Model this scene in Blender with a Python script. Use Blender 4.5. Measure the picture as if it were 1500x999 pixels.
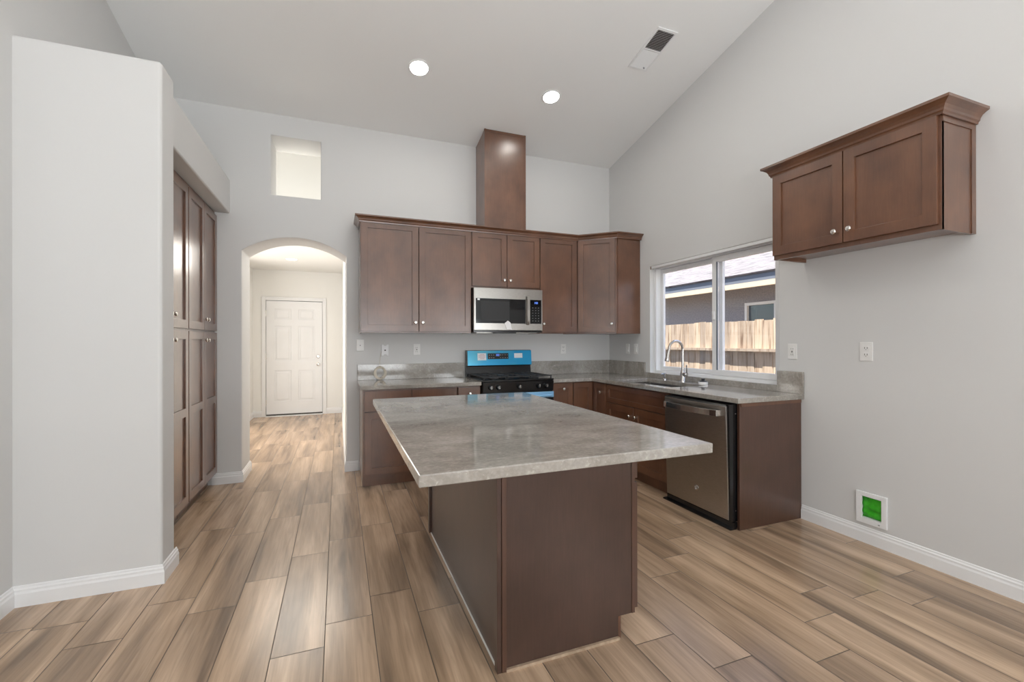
import bpy, bmesh, math, random
from mathutils import Vector, Matrix
random.seed(7)
for o in list(bpy.data.objects): bpy.data.objects.remove(o)
C = bpy.context.scene.collection
S = bpy.context.scene
PI = math.pi

# ------------------------------------------------------------------ camera
yaw, pitch, roll = 0.3718, 0.0005, -0.0017
cam = bpy.data.cameras.new('camera'); co = bpy.data.objects.new('camera', cam); C.objects.link(co)
cam.sensor_width = 36; cam.lens = 652.36 / 1500 * 36; cam.shift_y = 0.57 / 1500
R0 = Vector((math.cos(yaw), -math.sin(yaw), 0)); F0 = Vector((math.sin(yaw), math.cos(yaw), 0)); U0 = Vector((0, 0, 1))
F = F0 * math.cos(pitch) + U0 * math.sin(pitch); U = U0 * math.cos(pitch) - F0 * math.sin(pitch)
Rr = R0 * math.cos(roll) + U * math.sin(roll); Uu = U * math.cos(roll) - R0 * math.sin(roll)
M = Matrix((Rr, Uu, -F)).transposed().to_4x4(); M.translation = Vector((-3.1767, -4.7741, 1.3014))
co.matrix_world = M
cam.clip_start = 0.05; cam.clip_end = 200
S.camera = co
# ------------------------------------------------------------------ world, sun, daylight
S.view_settings.view_transform = 'Standard'; S.view_settings.look = 'None'
S.view_settings.gamma = 1; S.view_settings.use_curve_mapping = False; S.view_settings.exposure = -0.16
W = bpy.data.worlds.new('sky'); S.world = W; W.use_nodes = True
wn = W.node_tree.nodes; bg = wn['Background']
sk = wn.new('ShaderNodeTexSky'); sk.sky_type = 'NISHITA'; sk.sun_disc = False; sk.sun_elevation = math.radians(65); sk.sun_rotation = 2
W.node_tree.links.new(sk.outputs[0], bg.inputs[0]); bg.inputs[1].default_value = 0.42
def light(name, typ, loc, direction, energy, color=(1, 1, 1), size=None, size_y=None):
    l = bpy.data.lights.new(name, typ); l.energy = energy; l.color = color
    if typ == 'AREA':
        l.shape = 'RECTANGLE'; l.size = size; l.size_y = size_y
    o = bpy.data.objects.new(name, l); C.objects.link(o); o.location = loc
    o.rotation_euler = Vector(direction).to_track_quat('-Z', 'Y').to_euler()
    return o
sun = light('sun', 'SUN', (0, 0, 10), (0.30, 0.42, -1.0), 19, (1, .95, .86)); sun.data.angle = math.radians(0.6)
# area lights standing in for the sliding doors and windows of the living room behind the camera; the right one is only added fill
light('daylight_patio', 'AREA', (-3.3, -8.9, 1.5), (0, 1, 1.2), 310, (.93, .97, 1), 3.9, 2.3)
light('daylight_side', 'AREA', (-7.9, -6.2, 1.6), (1, 0.05, 1.3), 120, (.93, .97, 1), 3.6, 2.0)
light('added_fill_right', 'AREA', (-.08, -6.6, 1.7), (-1, .25, .7), 150, (.93, .97, 1), 3.0, 2.0)  # added to lift the left wall and pantry; no known window there
# unseen area lights standing in for daylight in the foyer and the high void
light('daylight_foyer', 'AREA', (-4.95, 1.9, 1.4), (1, 0, 0), 50, (1, .97, .93), 2.0, 2.2)
light('foyer_spill_fill', 'AREA', (-3.62, 1.35, 2.52), (0, -.5, -1), 30, (1, .95, .87), 1.0, 1.4)  # added unseen light that spills through the arch onto the kitchen floor
light('daylight_void', 'AREA', (-4.3, 1.2, 3.0), (1, 0.1, .4), 9, (1, .98, .94), 1.4, .6)

# ------------------------------------------------------------------ materials
def mat(name, col, rough=.5, metal=0, spec=.5, coat=0, emis=None, es=0):
    m = bpy.data.materials.new(name); m.use_nodes = True
    b = m.node_tree.nodes['Principled BSDF']
    b.inputs['Base Color'].default_value = (*col, 1); b.inputs['Roughness'].default_value = rough
    b.inputs['Metallic'].default_value = metal; b.inputs['Specular IOR Level'].default_value = spec
    b.inputs['Coat Weight'].default_value = coat; b.inputs['Coat Roughness'].default_value = .15
    if emis: b.inputs['Emission Color'].default_value = (*emis, 1); b.inputs['Emission Strength'].default_value = es
    return m
def nodes(m): return m.node_tree.nodes, m.node_tree.links, m.node_tree.nodes['Principled BSDF']
def noise(m, scale, detail=4, vec=(1, 1, 1), rough=.5, src='Object', dist=0):
    n, l, b = nodes(m)
    tc = n.new('ShaderNodeTexCoord'); mp = n.new('ShaderNodeMapping'); mp.inputs['Scale'].default_value = vec
    nz = n.new('ShaderNodeTexNoise'); nz.inputs['Scale'].default_value = scale; nz.inputs['Detail'].default_value = detail
    nz.inputs['Roughness'].default_value = rough; nz.inputs['Distortion'].default_value = dist
    l.new(tc.outputs[src], mp.inputs[0]); l.new(mp.outputs[0], nz.inputs['Vector'])
    return nz
def ramp(m, src, stops):
    n, l, b = nodes(m); r = n.new('ShaderNodeValToRGB'); l.new(src, r.inputs[0])
    e = r.color_ramp.elements
    while len(e) < len(stops): e.new(.5)
    for k, (p, c) in enumerate(stops): e[k].position = p; e[k].color = (*c, 1)
    return r
def mix(m, a, b_, fac, mode='MIX'):
    n, l, b = nodes(m); x = n.new('ShaderNodeMix'); x.data_type = 'RGBA'; x.blend_type = mode
    for s, k in ((a, 6), (b_, 7)):
        if isinstance(s, tuple): x.inputs[k].default_value = (*s, 1)
        else: l.new(s, x.inputs[k])
    if isinstance(fac, (int, float)): x.inputs[0].default_value = fac
    else: l.new(fac, x.inputs[0])
    return x.outputs[2]
def bump(m, src, strength, dist=.01):
    n, l, b = nodes(m); bp = n.new('ShaderNodeBump'); bp.inputs['Strength'].default_value = strength; bp.inputs['Distance'].default_value = dist
    l.new(src, bp.inputs['Height']); l.new(bp.outputs[0], b.inputs['Normal'])
def setcol(m, s): n, l, b = nodes(m); l.new(s, b.inputs['Base Color'])

m_wall = mat('wall_paint', (.68, .675, .665), .7, spec=.25)
nz = noise(m_wall, 90, 3); bump(m_wall, nz.outputs[0], .06, .003)
m_ceil = mat('ceiling_paint', (.88, .88, .87), .85, spec=.15)
nz = noise(m_ceil, 60, 3); bump(m_ceil, nz.outputs[0], .08, .003)
m_trim = mat('trim_white', (.84, .84, .84), .35)
nz = noise(m_trim, 3, 2); setcol(m_trim, ramp(m_trim, nz.outputs[0], [(.3, (.82, .82, .82)), (.7, (.86, .86, .86))]).outputs[0])
m_hall = mat('foyer_paint', (.86, .85, .82), .7, spec=.25)
nz = noise(m_hall, 90, 3); bump(m_hall, nz.outputs[0], .05, .003)
m_plate = mat('plate_white', (.82, .81, .79), .35)
nz = noise(m_plate, 20, 2); setcol(m_plate, ramp(m_plate, nz.outputs[0], [(.3, (.80, .79, .77)), (.7, (.83, .82, .80))]).outputs[0])
m_slot = mat('slot_dark', (.05, .045, .04), .6)

def cab_mat(name, a, b_, r=.33, coat=.8):
    m = mat(name, a, r, coat=coat); m.node_tree.nodes['Principled BSDF'].inputs['Coat IOR'].default_value = 1.6; m.node_tree.nodes['Principled BSDF'].inputs['Coat Roughness'].default_value = .24
    nz = noise(m, 5.0, 3, (1, 1, .8), .5); c1 = ramp(m, nz.outputs[0], [(.25, a), (.75, b_)]).outputs[0]
    n2 = noise(m, 14, 6, (8, 8, .55), .6); c2 = ramp(m, n2.outputs[0], [(.3, (.78, .76, .74)), (.7, (1.12, 1.1, 1.1))]).outputs[0]
    setcol(m, mix(m, c1, c2, .6, 'MULTIPLY')); bump(m, n2.outputs[0], .03, .002)
    return m
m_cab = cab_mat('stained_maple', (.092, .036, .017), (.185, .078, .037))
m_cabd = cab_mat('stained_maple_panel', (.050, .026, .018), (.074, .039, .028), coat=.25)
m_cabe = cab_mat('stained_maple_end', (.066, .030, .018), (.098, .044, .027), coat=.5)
m_unfin = mat('raw_strip', (.42, .30, .2), .6)
nz = noise(m_unfin, 40, 3); setcol(m_unfin, ramp(m_unfin, nz.outputs[0], [(.3, (.34, .24, .16)), (.7, (.5, .38, .27))]).outputs[0])
m_nickel = mat('satin_nickel', (.72, .69, .65), .25, 1)
m_chrome = mat('brushed_chrome', (.62, .60, .58), .22, 1)

m_quartz = mat('taupe_quartz', (.3, .27, .23), .09, spec=.8)
n1 = noise(m_quartz, 3.2, 7, (1, 1.6, 1), .62, dist=.7)
c1 = ramp(m_quartz, n1.outputs[0], [(.25, (.22, .195, .168)), (.48, (.335, .308, .275)), (.75, (.47, .442, .405))]).outputs[0]
n2 = noise(m_quartz, 34, 5, (1, 2.4, 1), .7, dist=1.2)
c2 = ramp(m_quartz, n2.outputs[0], [(.56, (0, 0, 0)), (.66, (1, 1, 1))]).outputs[0]
n3 = noise(m_quartz, 60, 3, (1, 1, 1), .6)
c3 = ramp(m_quartz, n3.outputs[0], [(.35, (.82, .82, .82)), (.65, (1.1, 1.1, 1.1))]).outputs[0]
cc = mix(m_quartz, c1, (.50, .46, .40), c2); 
n_, l_, b_ = nodes(m_quartz)
mm = n_.new('ShaderNodeMath'); mm.operation = 'MULTIPLY'; mm.inputs[1].default_value = .5; l_.new(c2, mm.inputs[0])
cc = mix(m_quartz, c1, (.60, .56, .50), mm.outputs[0]); setcol(m_quartz, mix(m_quartz, cc, c3, .7, 'MULTIPLY'))

m_steel = mat('stainless_steel', (.50, .48, .45), .28, 1)
nz = noise(m_steel, 30, 3, (1, 1, 22)); setcol(m_steel, ramp(m_steel, nz.outputs[0], [(.3, (.38, .36, .335)), (.7, (.50, .48, .45))]).outputs[0])
m_black = mat('black_enamel', (.008, .008, .009), .18)
m_blackm = mat('cast_iron_black', (.02, .02, .021), .5)
m_glassb = mat('black_glass', (.006, .007, .008), .05)
m_film = mat('blue_film', (.03, .42, .72), .15, .25)
nz = noise(m_film, 2.2, 2); setcol(m_film, ramp(m_film, nz.outputs[0], [(.35, (.09, .42, .52)), (.6, (.02, .36, .68))]).outputs[0])
m_filml = mat('pale_blue_film', (.30, .58, .86), .15, .2)
m_sticker = mat('sticker_white', (.85, .85, .86), .5)
m_ink = mat('sticker_ink', (.55, .16, .14), .6)
m_inkg = mat('grey_ink', (.35, .35, .36), .6)
m_display = mat('lit_display', (.01, .02, .1), .3, emis=(.15, .3, 1), es=2.2)
m_lens = mat('lamp_lens', (1, 1, 1), .5, emis=(1, .965, .90), es=88)
m_lens2 = mat('lamp_lens_foyer', (1, 1, 1), .5, emis=(1, .96, .88), es=14)
m_green = mat('green_flap', (.03, .42, .015), .35)
nz = noise(m_green, 18, 3); setcol(m_green, ramp(m_green, nz.outputs[0], [(.3, (.02, .30, .01)), (.7, (.07, .55, .03))]).outputs[0])
m_cord = mat('ivory_cable', (.66, .60, .50), .5)
m_rubber = mat('dark_sweep', (.06, .055, .05), .7)

# planks: one random value per plank (face attribute 'plank')
m_floor = mat('plank_tile', (.37, .23, .14), .25, spec=.7)
n_, l_, b_ = nodes(m_floor)
at = n_.new('ShaderNodeAttribute'); at.attribute_name = 'plank'
tc = n_.new('ShaderNodeTexCoord'); sp = n_.new('ShaderNodeSeparateXYZ'); l_.new(tc.outputs['Object'], sp.inputs[0])
def math_(op, a, b2):
    x = n_.new('ShaderNodeMath'); x.operation = op
    for k, s in enumerate((a, b2)):
        if isinstance(s, (int, float)): x.inputs[k].default_value = s
        else: l_.new(s, x.inputs[k])
    return x.outputs[0]
def grain(sx, sy, off, scale, detail, dist):
    cb = n_.new('ShaderNodeCombineXYZ')
    l_.new(math_('MULTIPLY', sp.outputs[0], sx), cb.inputs[0]); l_.new(math_('MULTIPLY', sp.outputs[1], sy), cb.inputs[1])
    l_.new(math_('MULTIPLY', at.outputs['Fac'], off), cb.inputs[2])
    nz = n_.new('ShaderNodeTexNoise'); nz.inputs['Scale'].default_value = scale; nz.inputs['Detail'].default_value = detail; nz.inputs['Distortion'].default_value = dist
    l_.new(cb.outputs[0], nz.inputs['Vector']); return nz.outputs[0]
g1 = grain(7.5, .75, 60, 1.0, 3, .5); g2 = grain(75, 3.2, 90, 1.0, 7, .8)
f1 = ramp(m_floor, g1, [(.31, (.22, .150, .098)), (.47, (.405, .278, .180)), (.68, (.62, .440, .298))]).outputs[0]
f2 = ramp(m_floor, g2, [(.28, (.78, .77, .76)), (.5, (.99, .99, .99)), (.72, (1.16, 1.16, 1.16))]).outputs[0]
f3 = ramp(m_floor, at.outputs['Fac'], [(0, (.88, .88, .90)), (1, (1.08, 1.08, 1.08))]).outputs[0]
setcol(m_floor, mix(m_floor, mix(m_floor, f1, f2, .75, 'MULTIPLY'), f3, .9, 'MULTIPLY'))
bump(m_floor, g2, .12, .002)
m_grout = mat('grout', (.13, .10, .075), .8)

m_glass = bpy.data.materials.new('window_glass'); m_glass.use_nodes = True
n_ = m_glass.node_tree.nodes; l_ = m_glass.node_tree.links; n_.remove(n_['Principled BSDF'])
tr = n_.new('ShaderNodeBsdfTransparent'); gl = n_.new('ShaderNodeBsdfGlossy'); gl.inputs['Roughness'].default_value = .02
lw = n_.new('ShaderNodeLayerWeight'); lw.inputs[0].default_value = .5
fp_ = n_.new('ShaderNodeMath'); fp_.operation = 'POWER'; fp_.inputs[1].default_value = 5; l_.new(lw.outputs['Facing'], fp_.inputs[0])
fr = n_.new('ShaderNodeMath'); fr.operation = 'MULTIPLY_ADD'; fr.inputs[1].default_value = .6; fr.inputs[2].default_value = .03; l_.new(fp_.outputs[0], fr.inputs[0]); mx = n_.new('ShaderNodeMixShader')
l_.new(fr.outputs[0], mx.inputs[0]); l_.new(tr.outputs[0], mx.inputs[1]); l_.new(gl.outputs[0], mx.inputs[2]); l_.new(mx.outputs[0], n_['Material Output'].inputs[0])

m_stucco = mat('grey_stucco', (.25, .25, .28), .9)
nz = noise(m_stucco, 40, 5); setcol(m_stucco, ramp(m_stucco, nz.outputs[0], [(.3, (.27, .27, .30)), (.7, (.38, .38, .415))]).outputs[0]); bump(m_stucco, nz.outputs[0], .4, .01)
m_fascia = mat('slate_fascia', (.17, .19, .23), .6)
m_frieze = mat('cream_board', (.75, .62, .45), .6)
m_shingle = mat('asphalt_shingle', (.42, .39, .39), .9)
n_, l_, b_ = nodes(m_shingle)
nz = noise(m_shingle, 1, 3, (16, 3.0, 1), .7, dist=.4)
n4 = noise(m_shingle, 1.2, 2)
c1 = ramp(m_shingle, nz.outputs[0], [(.36, (.08, .075, .08)), (.47, (.17, .16, .165)), (.60, (.20, .19, .193))]).outputs[0]
setcol(m_shingle, mix(m_shingle, c1, ramp(m_shingle, n4.outputs[0], [(.3, (.9, .9, .92)), (.7, (1.05, 1.03, 1.03))]).outputs[0], 1.0, 'MULTIPLY'))
m_fence = mat('cedar_boards', (.5, .37, .24), .85)
n_, l_, b_ = nodes(m_fence)
at = n_.new('ShaderNodeAttribute'); at.attribute_name = 'plank'
tc = n_.new('ShaderNodeTexCoord'); sp = n_.new('ShaderNodeSeparateXYZ'); l_.new(tc.outputs['Object'], sp.inputs[0])
cb = n_.new('ShaderNodeCombineXYZ')
l_.new(math_('MULTIPLY', sp.outputs[1], 26), cb.inputs[0]); l_.new(math_('MULTIPLY', sp.outputs[2], 2.2), cb.inputs[1]); l_.new(math_('MULTIPLY', at.outputs['Fac'], 50), cb.inputs[2])
nz = n_.new('ShaderNodeTexNoise'); nz.inputs['Scale'].default_value = 1; nz.inputs['Detail'].default_value = 5; l_.new(cb.outputs[0], nz.inputs['Vector'])
c1 = ramp(m_fence, nz.outputs[0], [(.30, (.22, .14, .09)), (.44, (.50, .39, .29)), (.70, (.62, .51, .40))]).outputs[0]
c2 = ramp(m_fence, at.outputs['Fac'], [(0, (.66, .66, .68)), (1, (1.15, 1.13, 1.10))]).outputs[0]
setcol(m_fence, mix(m_fence, c1, c2, .9, 'MULTIPLY'))
m_dirt = mat('dirt', (.30, .24, .18), .95)
nz = noise(m_dirt, 6, 6); setcol(m_dirt, ramp(m_dirt, nz.outputs[0], [(.3, (.22, .17, .12)), (.7, (.36, .30, .23))]).outputs[0])

# ------------------------------------------------------------------ mesh helpers
class MB:
    def __init__(s): s.bm = bmesh.new()
    def box(s, x0, x1, y0, y1, z0, z1):
        v = [s.bm.verts.new((x, y, z)) for x in (x0, x1) for y in (y0, y1) for z in (z0, z1)]
        for f in ((0, 1, 3, 2), (4, 6, 7, 5), (0, 4, 5, 1), (2, 3, 7, 6), (0, 2, 6, 4), (1, 5, 7, 3)):
            s.bm.faces.new([v[i] for i in f])
        return s
    def prism(s, pts, axis, a, b):
        def P(p, t): return {'x': (t, p[0], p[1]), 'y': (p[0], t, p[1]), 'z': (p[0], p[1], t)}[axis]
        A = [s.bm.verts.new(P(p, a)) for p in pts]; B = [s.bm.verts.new(P(p, b)) for p in pts]
        n = len(pts); s.bm.faces.new(A); s.bm.faces.new(B[::-1])
        for i in range(n): s.bm.faces.new((A[i], A[(i + 1) % n], B[(i + 1) % n], B[i]))
        return s
    def rings(s, rings, cap=True, closed=False):
        V = [[s.bm.verts.new(p) for p in r] for r in rings]; n = len(V[0])
        rng = range(len(V)) if closed else range(len(V) - 1)
        for k in rng:
            a, b = V[k], V[(k + 1) % len(V)]
            for i in range(n): s.bm.faces.new((a[i], a[(i + 1) % n], b[(i + 1) % n], b[i]))
        if cap and not closed: s.bm.faces.new(V[0]); s.bm.faces.new(V[-1][::-1])
        return s
    def tube(s, path, r, seg=12, closed=False):
        path = [Vector(p) for p in path]; n = len(path); rr = r if isinstance(r, (list, tuple)) else [r] * n
        R = []; up = None
        for i, p in enumerate(path):
            if closed: t = path[(i + 1) % n] - path[i - 1]
            else: t = path[min(i + 1, n - 1)] - path[max(i - 1, 0)]
            t.normalize()
            if up is None: up = t.orthogonal().normalized()
            up = (up - t * up.dot(t)).normalized(); w = t.cross(up)
            R.append([p + (up * math.cos(2 * PI * k / seg) + w * math.sin(2 * PI * k / seg)) * rr[i] for k in range(seg)])
        return s.rings(R, True, closed)
    def lathe(s, prof, c, axis=(0, 0, 1), seg=20):
        a = Vector(axis).normalized(); u = a.orthogonal().normalized(); w = a.cross(u); c = Vector(c)
        return s.rings([[c + a * h + (u * math.cos(2 * PI * k / seg) + w * math.sin(2 * PI * k / seg)) * max(r, 1e-4) for k in range(seg)] for r, h in prof])
    def cells(s, us, vs, inside, axis, a, b):
        """slab with holes: grid cells in the plane across axis, from a to b"""
        def P(u, v, t): return {'x': (t, u, v), 'y': (u, t, v), 'z': (u, v, t)}[axis]
        d = {}
        def V(i, j, t):
            k = (i, j, t)
            if k not in d: d[k] = s.bm.verts.new(P(us[i], vs[j], t))
            return d[k]
        I = lambda i, j: 0 <= i < len(us) - 1 and 0 <= j < len(vs) - 1 and inside((us[i] + us[i + 1]) / 2, (vs[j] + vs[j + 1]) / 2)
        for i in range(len(us) - 1):
            for j in range(len(vs) - 1):
                if not I(i, j): continue
                for t in (a, b): s.bm.faces.new((V(i, j, t), V(i + 1, j, t), V(i + 1, j + 1, t), V(i, j + 1, t)))
                for di, dj, p, q in ((-1, 0, (i, j), (i, j + 1)), (1, 0, (i + 1, j), (i + 1, j + 1)), (0, -1, (i, j), (i + 1, j)), (0, 1, (i, j + 1), (i + 1, j + 1))):
                    if not I(i + di, j + dj): s.bm.faces.new((V(*p, a), V(*q, a), V(*q, b), V(*p, b)))
        return s
    def sweep(s, path, prof):
        """profile (offset to the right of travel, z) along a flat path, mitred"""
        P = [Vector((p[0], p[1])) for p in path]; R = []
        for i in range(len(P)):
            ns = []
            for a, b in ((i - 1, i), (i, i + 1)):
                if a >= 0 and b < len(P): t = (P[b] - P[a]).normalized(); ns.append(Vector((t.y, -t.x)))
            if len(ns) == 2:
                m = (ns[0] + ns[1]).normalized(); m = m / m.dot(ns[0])
            else: m = ns[0]
            R.append([(P[i].x + m.x * o, P[i].y + m.y * o, z) for o, z in prof])
        return s.rings(R)
    def mesh(s, name, off=(0, 0, 0), smooth=False):
        bmesh.ops.recalc_face_normals(s.bm, faces=s.bm.faces)
        bmesh.ops.translate(s.bm, verts=s.bm.verts, vec=-Vector(off))
        me = bpy.data.meshes.new(name); s.bm.to_mesh(me); s.bm.free()
        if smooth:
            for p in me.polygons: p.use_smooth = True
            me.set_sharp_from_angle(angle=math.radians(40))
        return me
def link(name, me, m, parent=None, bevel=0, seg=2):
    o = bpy.data.objects.new(name, me); C.objects.link(o)
    if m: me.materials.append(m)
    if parent: o.parent = parent
    if bevel:
        b = o.modifiers.new('bevel', 'BEVEL'); b.width = bevel; b.segments = seg; b.limit_method = 'ANGLE'; b.angle_limit = math.radians(50)
    return o
def tag(o, label=None, cat=None, group=None, kind=None):
    if label: o['label'] = label
    if cat: o['category'] = cat
    if group: o['group'] = group
    if kind: o['kind'] = kind
    return o
WX = -4.67   # left wall plane
class T:
    """a thing: an Empty at its base; parts are given in the wall's own frame (x along the wall, front towards -y)"""
    def __init__(s, name, label, cat, base, wall='B', group=None, kind=None, rot=None):
        s.base = Vector(base); o = s.o = bpy.data.objects.new(name, None); C.objects.link(o); o.empty_display_size = .1
        b = s.base
        if wall == 'B': o.location = b
        if wall == 'R': o.location = (b.y, -b.x, b.z); o.rotation_euler = (0, 0, -PI / 2)
        if wall == 'P': o.location = (WX - b.y, b.x, b.z); o.rotation_euler = (0, 0, PI / 2)
        if rot: o.rotation_euler = rot
        tag(o, label, cat, group, kind)
    def part(s, name, mb, m, parent=None, bevel=0, seg=2, smooth=False, label=None):
        o = link(name, mb.mesh(name, s.base, smooth), m, parent or s.o, bevel, seg)
        if label: o['label'] = label
        return o
def struct(name, mb, m, label=None, bevel=0, smooth=False, off=(0, 0, 0), seg=3):
    o = link(name, mb.mesh(name, off, smooth), m, None, bevel, seg); o.location = off
    tag(o, label, None, None, 'structure'); return o

# ------------------------------------------------------------------ the shell
SL = .2145; Z0 = 3.4734
cz = lambda y: Z0 - SL * y
YR = -5.4
# floor: planks with grout joints
PW, PL, X00 = .2066, .925, -.135
joint = {16: -2.005, 15: -1.785, 14: -2.55, 13: -2.388, 12: -2.61, 7: -3.415, 6: -2.77, 5: -3.54, 4: -3.345, 3: -3.175, 2: -3.30, 1: -3.445, 0: -3.25, 18: -2.07, 17: -2.227, 20: -2.112}
fm = MB(); lay = fm.bm.faces.layers.float.new('plank')
def rect(mb, x0, x1, y0, y1, z, lay, val):
    f = mb.bm.faces.new([mb.bm.verts.new(p) for p in ((x0, y0, z), (x1, y0, z), (x1, y1, z), (x0, y1, z))]); f[lay] = val
g = .0019
for k in range(-2, 40):
    x1 = X00 - PW * k; x0 = x1 - PW
    j = joint.get(k, -2.3 - .925 * ((k * .37) % 1)); n = int((-9.3 - j) / PL) - 1
    y = j + n * PL
    while y < 4.6:
        a, b = max(y, -9.1), min(y + PL, 4.55)
        if b - a > .02:
            xa, xb = max(x0 + g, -8.1), min(x1 - g, .12)
            if a > .2: xa, xb = max(xa, -5.2), min(xb, -2.9)
            if xb > xa + .01: rect(fm, xa, xb, a + g, b - g, 0.0, lay, random.random())
        y += PL
fl = struct('floor', fm, m_floor, 'wood-look plank tile floor running towards the foyer')
fl.data.materials.append(m_grout)
gm = MB().box(-8.15, .15, -9.15, .3, -.06, -.0012).box(-5.3, -2.85, .3, 4.6, -.06, -.0012)
o = link('grout_bed', gm.mesh('grout_bed'), m_grout, fl); 
# back wall with the arch and the pass-through
xa0, xa1, zs, zap = -4.014, -3.100, 2.156, 2.310
ns = 24
hw = (xa1 - xa0) / 2; ri = zap - zs; RR = (hw * hw + ri * ri) / (2 * ri)
axs = [xa0 + (xa1 - xa0) * i / ns for i in range(ns + 1)]
arcz = lambda x: zap - RR + math.sqrt(max(RR * RR - (x - (xa0 + xa1) / 2) ** 2, 0))
bw = MB(); vd = {}
def bv(x, z):
    k = (round(x, 4), round(z, 4))
    if k not in vd: vd[k] = bw.bm.verts.new((x, 0, z))
    return vd[k]
nx0, nx1, nz0, nz1 = -3.772, -3.335, 2.705, 3.272
xs = sorted(set([-4.85, nx0, nx1, .0, .2] + axs)); zr = [-.05, zs, 2.45, nz0, nz1, 4.0]
fs = []
for i in range(len(xs) - 1):
    x0, x1 = xs[i], xs[i + 1]; xm = (x0 + x1) / 2; inar = xa0 < xm < xa1
    for j in range(len(zr) - 1):
        z0, z1 = zr[j], zr[j + 1]
        if inar and j == 0: continue
        if nx0 < xm < nx1 and j == 3: continue
        if inar and j == 1: q = [bv(x0, arcz(x0) if xa0 < x0 - 1e-4 else zs), bv(x1, arcz(x1) if x1 < xa1 - 1e-4 else zs), bv(x1, z1), bv(x0, z1)]
        else: q = [bv(x0, z0), bv(x1, z0), bv(x1, z1), bv(x0, z1)]
        fs.append(bw.bm.faces.new(q))
r = bmesh.ops.extrude_face_region(bw.bm, geom=fs)
bmesh.ops.translate(bw.bm, vec=(0, .40, 0), verts=[v for v in r['geom'] if isinstance(v, bmesh.types.BMVert)])
struct('wall_back', bw, m_wall, 'back wall with arched opening to the foyer and a high square pass-through', bevel=.008)
# right wall with window opening and pet-door opening
wy0, wy1, wz0, wz1 = -2.311, -.785, .957, 2.118
py0, py1, pz0, pz1 = -3.025, -2.888, .155, .302
ys = [-9.2, py0, py1, wy0, wy1, .2]; zz = [-.25, pz0, pz1, wz0, wz1, 5.2]
rw = MB().cells(ys, zz, lambda y, z: not (wy0 < y < wy1 and wz0 < z < wz1) and not (py0 < y < py1 and pz0 < z < pz1), 'x', 0, .17)
struct('wall_right', rw, m_wall, 'tall right wall with the kitchen window', bevel=.006)
# left wall, wall turning out to the living room, outer living-room walls
struct('wall_left', MB().box(WX - .15, WX, -3.4, .2, -.05, 5.0), m_wall, bevel=.01)
struct('wall_turn', MB().box(-8.2, WX - .15, -3.4, -3.25, -.05, 5.0), m_wall)
struct('wall_living', MB().box(-8.2, -8.05, -9.2, -3.25, -.05, 5.2), m_wall)
struct('wall_front', MB().box(-8.2, .2, -9.2, -9.05, -.05, 5.2), m_wall)
# ceiling: rises from the back wall to a ridge and falls again
cp = [(.25, cz(.25)), (YR, cz(YR)), (-9.2, cz(YR) - .2145 * 3.8), (-9.2, cz(YR) - .2145 * 3.8 + .12), (YR, cz(YR) + .12), (.25, cz(.25) + .12)]
struct('ceiling', MB().prism(cp, 'x', -8.2, .18), m_ceil, 'vaulted ceiling falling towards the back wall')
# partition beside the pantry and the ledge over it
PX, PY0, PY1, PZ = -4.066, -1.842, -1.64, 2.822
struct('wall_partition', MB().box(WX - .02, PX, PY0, PY1, -.02, PZ), m_wall, 'short white partition ending the pantry recess', bevel=.018)
struct('wall_ledge', MB().box(WX - .02, -4.108, PY1 - .01, .03, 2.49, 2.80), m_wall, 'boxed ledge over the pantry cabinets', bevel=.012)
# baseboards
BP = [(0, 0), (.015, 0), (.015, .064), (.011, .074), (.011, .084), (.006, .090), (.005, .098), (0, .102)]
def base(name, path): struct(name, MB().sweep(path, BP), m_trim)
base('baseboard_right', [(0, -2.497), (0, -9.05)])
base('baseboard_partition', [(WX, -3.4), (WX, PY0), (PX, PY0), (PX, PY1 + .02)])
base('baseboard_arch', [(-4.25, 0), (xa0, 0), (xa0, .40), (-4.55, .40), (-4.55, 4.0), (-4.47, 4.0)][0:4])
base('baseboard_corner', [(-3.105, .40), (-3.105, .0), (-2.99, 0)])
base('baseboard_foyer', [(-4.55, 3.0), (-4.55, 4.0), (-4.41, 4.0)])
base('baseboard_hall', [(-3.385, 4.0), (-3.105, 4.0), (-3.105, .40)])
# foyer
struct('wall_foyer_far', MB().cells([-4.8, -4.352, -3.442, -2.9], [-.05, 2.032, 2.75], lambda x, z: not (-4.352 < x < -3.442 and z < 2.032), 'y', 4.0, 4.14), m_hall)
struct('wall_foyer_right', MB().box(-3.105, -2.95, .401, 4.0, -.05, 2.7), m_hall)
struct('wall_foyer_left', MB().cells([.401, .9, 2.9, 4.0], [-.05, 2.4, 2.7], lambda y, z: not (.9 < y < 2.9 and z < 2.4), 'x', -4.7, -4.55), m_hall)
struct('wall_foyer_side', MB().box(-5.2, -5.1, .3, 4.1, -.05, 2.7), m_hall)
struct('ceiling_foyer', MB().box(-5.2, -2.9, .401, 4.1, 2.56, 2.66), m_hall)
# space behind the high pass-through
struct('wall_void_far', MB().box(-4.6, -2.6, 2.3, 2.4, 2.66, 4.12), m_hall)
struct('wall_void_left', MB().box(-4.55, -4.45, .401, 2.3, 2.66, 4.12), m_hall)
struct('wall_void_right', MB().box(-2.8, -2.7, .401, 2.3, 2.66, 4.12), m_hall)
struct('ceiling_void', MB().box(-4.6, -2.6, .401, 2.4, 4.1, 4.2), m_hall)

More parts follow.
